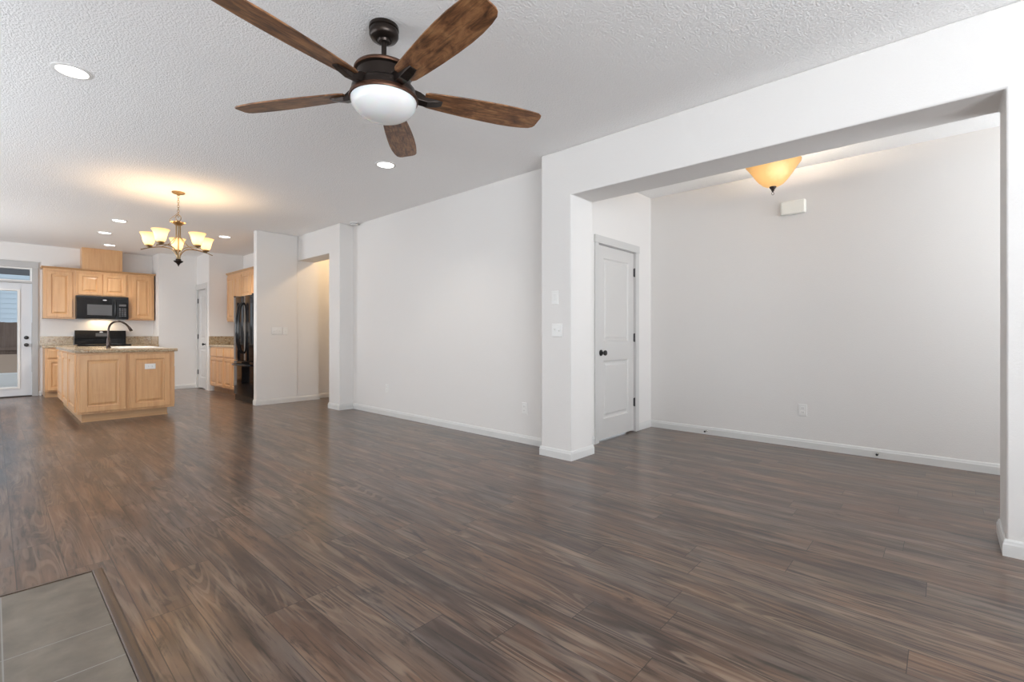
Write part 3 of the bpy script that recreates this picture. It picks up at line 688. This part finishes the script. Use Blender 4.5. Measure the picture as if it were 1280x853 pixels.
for k in range(3):
    a = 2 * PI * k / 3 + 0.4; tube(bm, [(HX + 0.022 * math.cos(a), HY + 0.022 * math.sin(a), 2.215), (HX + 0.022 * math.cos(a), HY + 0.022 * math.sin(a), 2.356)], 0.007, 10)
obj('column', bm, M_brass, ch, smooth=True)
obj('bottom_hub', lathe(B(), [(0, 1.885), (0.004, 1.888), (0.006, 1.900), (0.020, 1.922), (0.044, 1.940), (0.048, 1.950), (0.028, 1.953), (0.026, 1.972), (0, 1.972)], C0, 24), M_bronze, ch, smooth=True)
view = math.atan2(HY, HX)          # the direction pointing away from the camera
def cap_loc(v): return Vector(v)
def arm_mesh():
    bm = B(); tube(bm, smooth_path([(0.016, 0, 1.965), (0.022, 0, 2.02), (0.075, 0, 2.085), (0.17, 0, 2.102), (0.285, 0, 2.085), (0.36, 0, 2.062)]), 0.0055, 8)
    tube(bm, smooth_path([(0.022, 0, 2.235), (0.045, 0, 2.20), (0.10, 0, 2.135), (0.165, 0, 2.104)]), 0.0035, 8)
    return bm
def shade_mesh():
    x = 0.285
    return lathe(B(), [(0.026, 2.112), (0.040, 2.124), (0.052, 2.150), (0.060, 2.190), (0.070, 2.225), (0.086, 2.252), (0.083, 2.253), (0.067, 2.227), (0.057, 2.190), (0.049, 2.152), (0.037, 2.128), (0.022, 2.116)], (x, 0, 0), 24)
def cup_mesh(): return lathe(B(), [(0, 2.082), (0.010, 2.082), (0.014, 2.092), (0.032, 2.100), (0.037, 2.112), (0.033, 2.120), (0, 2.116)], (0.285, 0, 0), 20)
def down(bm): bmesh.ops.translate(bm, verts=bm.verts, vec=(0, 0, -H)); return bm
a0_ = obj('arm', down(arm_mesh()), M_brass, ch, local=True, smooth=True)
s0_ = obj('glass_shade', down(shade_mesh()), M_shade, a0_, local=True, smooth=True)
c0_ = obj('socket_cup', down(cup_mesh()), M_brass, a0_, local=True, smooth=True)
for k in range(5):
    if k == 0: a = a0_
    else:
        a = a0_.copy(); COL.objects.link(a); a.parent = ch
        for q in (s0_, c0_):
            w = q.copy(); COL.objects.link(w); w.parent = a
    ang = view - math.radians(-2 + 72 * k)
    a.rotation_euler = (0, 0, ang)
    l = bpy.data.lights.new('chandelier_bulb', 'POINT'); l.energy = 4.4; l.color = (1.0, 0.68, 0.37); l.shadow_soft_size = 0.03
    lo = bpy.data.objects.new('chandelier_bulb', l); COL.objects.link(lo); lo.location = (HX + 0.285 * math.cos(ang), HY + 0.285 * math.sin(ang), 2.20)

# ------------------------------------------------------------------ alcove bowl light
AX, AY = 4.53, 1.09
al = thing('bowl_ceiling_light', 'lit amber glass bowl ceiling light with bronze finial in the alcove', 'ceiling light', (AX, AY, H))
C0 = (AX, AY, 0)
M_amber = lit_glass('lit_amber_glass', (0.42, 0.31, 0.17), [(1.0, 0.84, 0.58), (0.42, 0.31, 0.15), (0.25, 0.155, 0.062)], 2.8, (-0.085, -0.05, 2.50 - H), 0.22)
obj('ceiling_pan', lathe(B(), [(0, 2.7395), (0.075, 2.7395), (0.078, 2.725), (0.060, 2.712), (0.012, 2.705), (0.012, 2.34), (0, 2.34)], C0, 28), M_bronze, al, smooth=True)
obj('glass_bowl', lathe(B(), [(0.010, 2.374), (0.050, 2.380), (0.080, 2.396), (0.112, 2.428), (0.145, 2.474), (0.176, 2.522), (0.200, 2.556), (0.212, 2.572), (0.214, 2.583), (0.209, 2.580), (0.197, 2.562), (0.172, 2.527), (0.141, 2.479), (0.108, 2.434), (0.077, 2.403), (0.048, 2.387), (0.010, 2.381)], C0, 40), M_amber, al, smooth=True)
for k in range(3):
    a = 2 * PI * k / 3 + 0.7
    obj('support_rod', tube(B(), [(AX + 0.06 * math.cos(a), AY + 0.06 * math.sin(a), 2.72), (AX + 0.203 * math.cos(a), AY + 0.203 * math.sin(a), 2.584)], 0.004, 8), M_bronze, al, smooth=True)
obj('finial', lathe(B(), [(0, 2.328), (0.004, 2.330), (0.012, 2.348), (0.026, 2.366), (0.028, 2.376), (0, 2.376)], C0, 20), M_bronze, al, smooth=True)
obj('finial_ring', tube(B(), [(AX + 0.7071 * 0.011 * math.cos(a), AY - 0.7071 * 0.011 * math.cos(a), 2.318 + 0.012 * math.sin(a)) for a in [2 * PI * i / 16 for i in range(16)]], 0.0018, 6, closed=True), M_bronze, al, smooth=True)
l = bpy.data.lights.new('alcove_bulb', 'POINT'); l.energy = 40; l.color = (1.0, 0.84, 0.66); l.shadow_soft_size = 0.05
lo = bpy.data.objects.new('alcove_bulb', l); COL.objects.link(lo); lo.location = (AX, AY, 2.56)

# hallway lamp light spilling out of the opening
l = bpy.data.lights.new('hallway_bulb', 'POINT'); l.energy = 23; l.color = (1.0, 0.70, 0.38); l.shadow_soft_size = 0.06
lo = bpy.data.objects.new('hallway_bulb', l); COL.objects.link(lo); lo.location = (4.15, 7.25, 2.66)

# ------------------------------------------------------------------ recessed downlights
def downlight(loc, label, group):
    t = thing('recessed_downlight', label, 'ceiling light', loc, group)
    bm = lathe(B(), [(0.098, -0.0005), (0.098, -0.004), (0.080, -0.007), (0.076, -0.003), (0.076, -0.0005)], (0, 0, 0), 36); obj('trim_ring', bm, M_white, t, local=True, smooth=True)
    bm = lathe(B(), [(0.076, -0.0008), (0.076, -0.0032), (0, -0.0032)], (0, 0, 0), 36); obj('lens', bm, M_lens, t, local=True)
    return t
GD = 'recessed ceiling downlights'
d0 = downlight((0.332, 4.008, H), 'lit round recessed downlight alone on the left part of the ceiling', GD)
DL = [(2.55, 3.973, 'lit round recessed downlight just beyond the fan blade pointing to the room'),
      (1.221, 8.732, 'nearest lit recessed downlight left of the chandelier over the island'),
      (1.208, 9.921, 'middle of the three lit recessed downlights left of the chandelier'),
      (1.432, 11.218, 'farthest lit recessed downlight in front of the maple vent chase'),
      (2.603, 8.847, 'lit recessed downlight right of the chandelier near the refrigerator')]
for x, y, lab in DL: copy_thing(d0, (x, y, H), lab, GD)
for x, y, lab in [(0.332, 4.008, '')] + DL:
    l = bpy.data.lights.new('downlight_beam', 'SPOT'); l.energy = 35 if y < 5 else (50 if y > 11 else 110); l.spot_size = math.radians(125); l.spot_blend = 0.8; l.color = (1.0, 0.93, 0.84); l.shadow_soft_size = 0.07
    lo = bpy.data.objects.new('downlight_beam', l); COL.objects.link(lo); lo.location = (x, y, H - 0.02)

# ------------------------------------------------------------------ small wall and ceiling fittings
def plate_frame(side, f):
    return facing(side, f)
def outlet(label, side, f, a, z, horiz=False, group=None):
    P0 = facing(side, f); P = (lambda u, v, c: P0(a + v, z + u, c)) if horiz else (lambda u, v, c: P0(a + u, z + v, c))
    t = thing('wall_outlet', label, 'outlet', P0(a, z, 0), group)
    obj('cover_plate', loops(B(), P, -0.036, 0.036, -0.059, 0.059, [(0, 0.0005), (0.001, 0.004), (0.005, 0.006)]), M_white, t)
    for s in (-1, 1):
        bm = loops(B(), P, -0.016, 0.016, s * 0.020 - 0.014, s * 0.020 + 0.014, [(0, 0.006), (0.002, 0.0085)])
        r = obj('receptacle', bm, M_white, t)
        bm = B()
        for du in (-0.006, 0.006): pbox(bm, P, du - 0.001, du + 0.001, s * 0.020 - 0.003, s * 0.020 + 0.006, 0.0083, 0.0089)
        obj('slots', bm, M_slot, r)
    return t
GO = 'white wall outlets'
outlet('white duplex outlet low on the alcove back wall', '-X', 5.33, 1.018, 0.365, group=GO)
outlet('white duplex outlet low on the long wall beside the pillar', '-X', 3.637, 3.142, 0.355, group=GO)
outlet('white duplex outlet low on the long wall toward the hallway opening', '-X', 3.637, 5.629, 0.367, group=GO)
outlet('white sideways outlet on the right front panel of the island', '-Y', IY - 0.018, 1.432, 0.678, True, group=GO)
def switch_plate(label, side, f, a, z, gangs, w, hgt, style='toggle', group=None):
    P0 = facing(side, f); P = lambda u, v, c: P0(a + u, z + v, c)
    t = thing('light_switch', label, 'light switch', P0(a, z, 0), group)
    obj('cover_plate', loops(B(), P, -w / 2, w / 2, -hgt / 2, hgt / 2, [(0, 0.0005), (0.001, 0.004), (0.005, 0.006)]), M_white, t)
    for g in range(gangs):
        u = (g - (gangs - 1) / 2) * 0.046
        bm = B()
        if style == 'toggle':
            loops(bm, P, u - 0.006, u + 0.006, -0.013, 0.013, [(0, 0.006), (0.001, 0.007)])
            loops(bm, P, u - 0.004, u + 0.004, 0.000 if g % 2 else -0.011, 0.011 if g % 2 else 0.0, [(0, 0.007), (0.001, 0.017)])
        else:
            loops(bm, P, u - 0.017, u + 0.017, -0.034, 0.034, [(0, 0.006), (0.002, 0.0095), (0.008, 0.008)])
        obj('switch_lever' if style == 'toggle' else 'switch_rocker', bm, M_white, t)
    return t
GS = 'white light switches'
switch_plate('white single rocker switch, upper of the two on the pillar', '-X', 3.395, 2.573, 1.433, 1, 0.076, 0.122, 'rocker', GS)
switch_plate('white double toggle switch plate, lower of the two on the pillar', '-X', 3.395, 2.550, 1.141, 2, 0.118, 0.118, 'toggle', GS)
switch_plate('wide white three-gang switch plate on the wall beside the refrigerator', '-Y', 7.92, 3.075, 1.170, 3, 0.160, 0.116, 'toggle', GS)
switch_plate('narrow white single switch plate next to the hallway opening', '-Y', 7.92, 3.208, 1.168, 1, 0.074, 0.116, 'toggle', GS)
dc = thing('door_chime', 'off-white rectangular door chime box high on the alcove wall', 'door chime', (5.33, 1.095, 2.285))
obj('chime_cover', boxes((5.275, 5.3295, 0.988, 1.203, 2.287, 2.420)), M_cream, dc, bevel=0.012, smooth=True)
sd = thing('smoke_detector', 'small round white smoke detector on the ceiling above the long wall end', 'smoke detector', (3.555, 6.36, H))
obj('detector_base', lathe(B(), [(0, 2.7395), (0.066, 2.7395), (0.066, 2.728), (0.062, 2.726), (0, 2.726)], (3.555, 6.36, 0), 28), M_white, sd, smooth=True)
obj('vent_band', lathe(B(), [(0, 2.7258), (0.056, 2.7258), (0.056, 2.718), (0, 2.718)], (3.555, 6.36, 0), 28), M_slot, sd, smooth=True)
obj('detector_cover', lathe(B(), [(0, 2.7178), (0.060, 2.7178), (0.058, 2.708), (0.040, 2.702), (0, 2.701)], (3.555, 6.36, 0), 28), M_white, sd, smooth=True)
def door_stop(y, label):
    x0 = 5.317; t = thing('door_stop', label, 'door stop', (x0, y, 0.042), 'door stops on the alcove baseboard')
    bm = lathe_along(B(), [(0, 0), (0.011, 0), (0.011, 0.005), (0.006, 0.008)] + [(0.0055 if i % 2 else 0.0042, 0.008 + 0.0035 * i) for i in range(1, 15)] + [(0, 0.06)], (x0 - 0.0005, y, 0.042), (-1, 0, 0), 12)
    obj('spring', bm, M_chrome, t, smooth=True)
    obj('rubber_tip', lathe_along(B(), [(0, 0.058), (0.009, 0.058), (0.010, 0.068), (0.007, 0.075), (0, 0.076)], (x0, y, 0.042), (-1, 0, 0), 14), M_rubber, t, smooth=True)
door_stop(1.935, 'black-tipped door stop on the alcove baseboard near the closet door')
door_stop(0.437, 'black-tipped door stop on the alcove baseboard under the outlet, toward the pier')
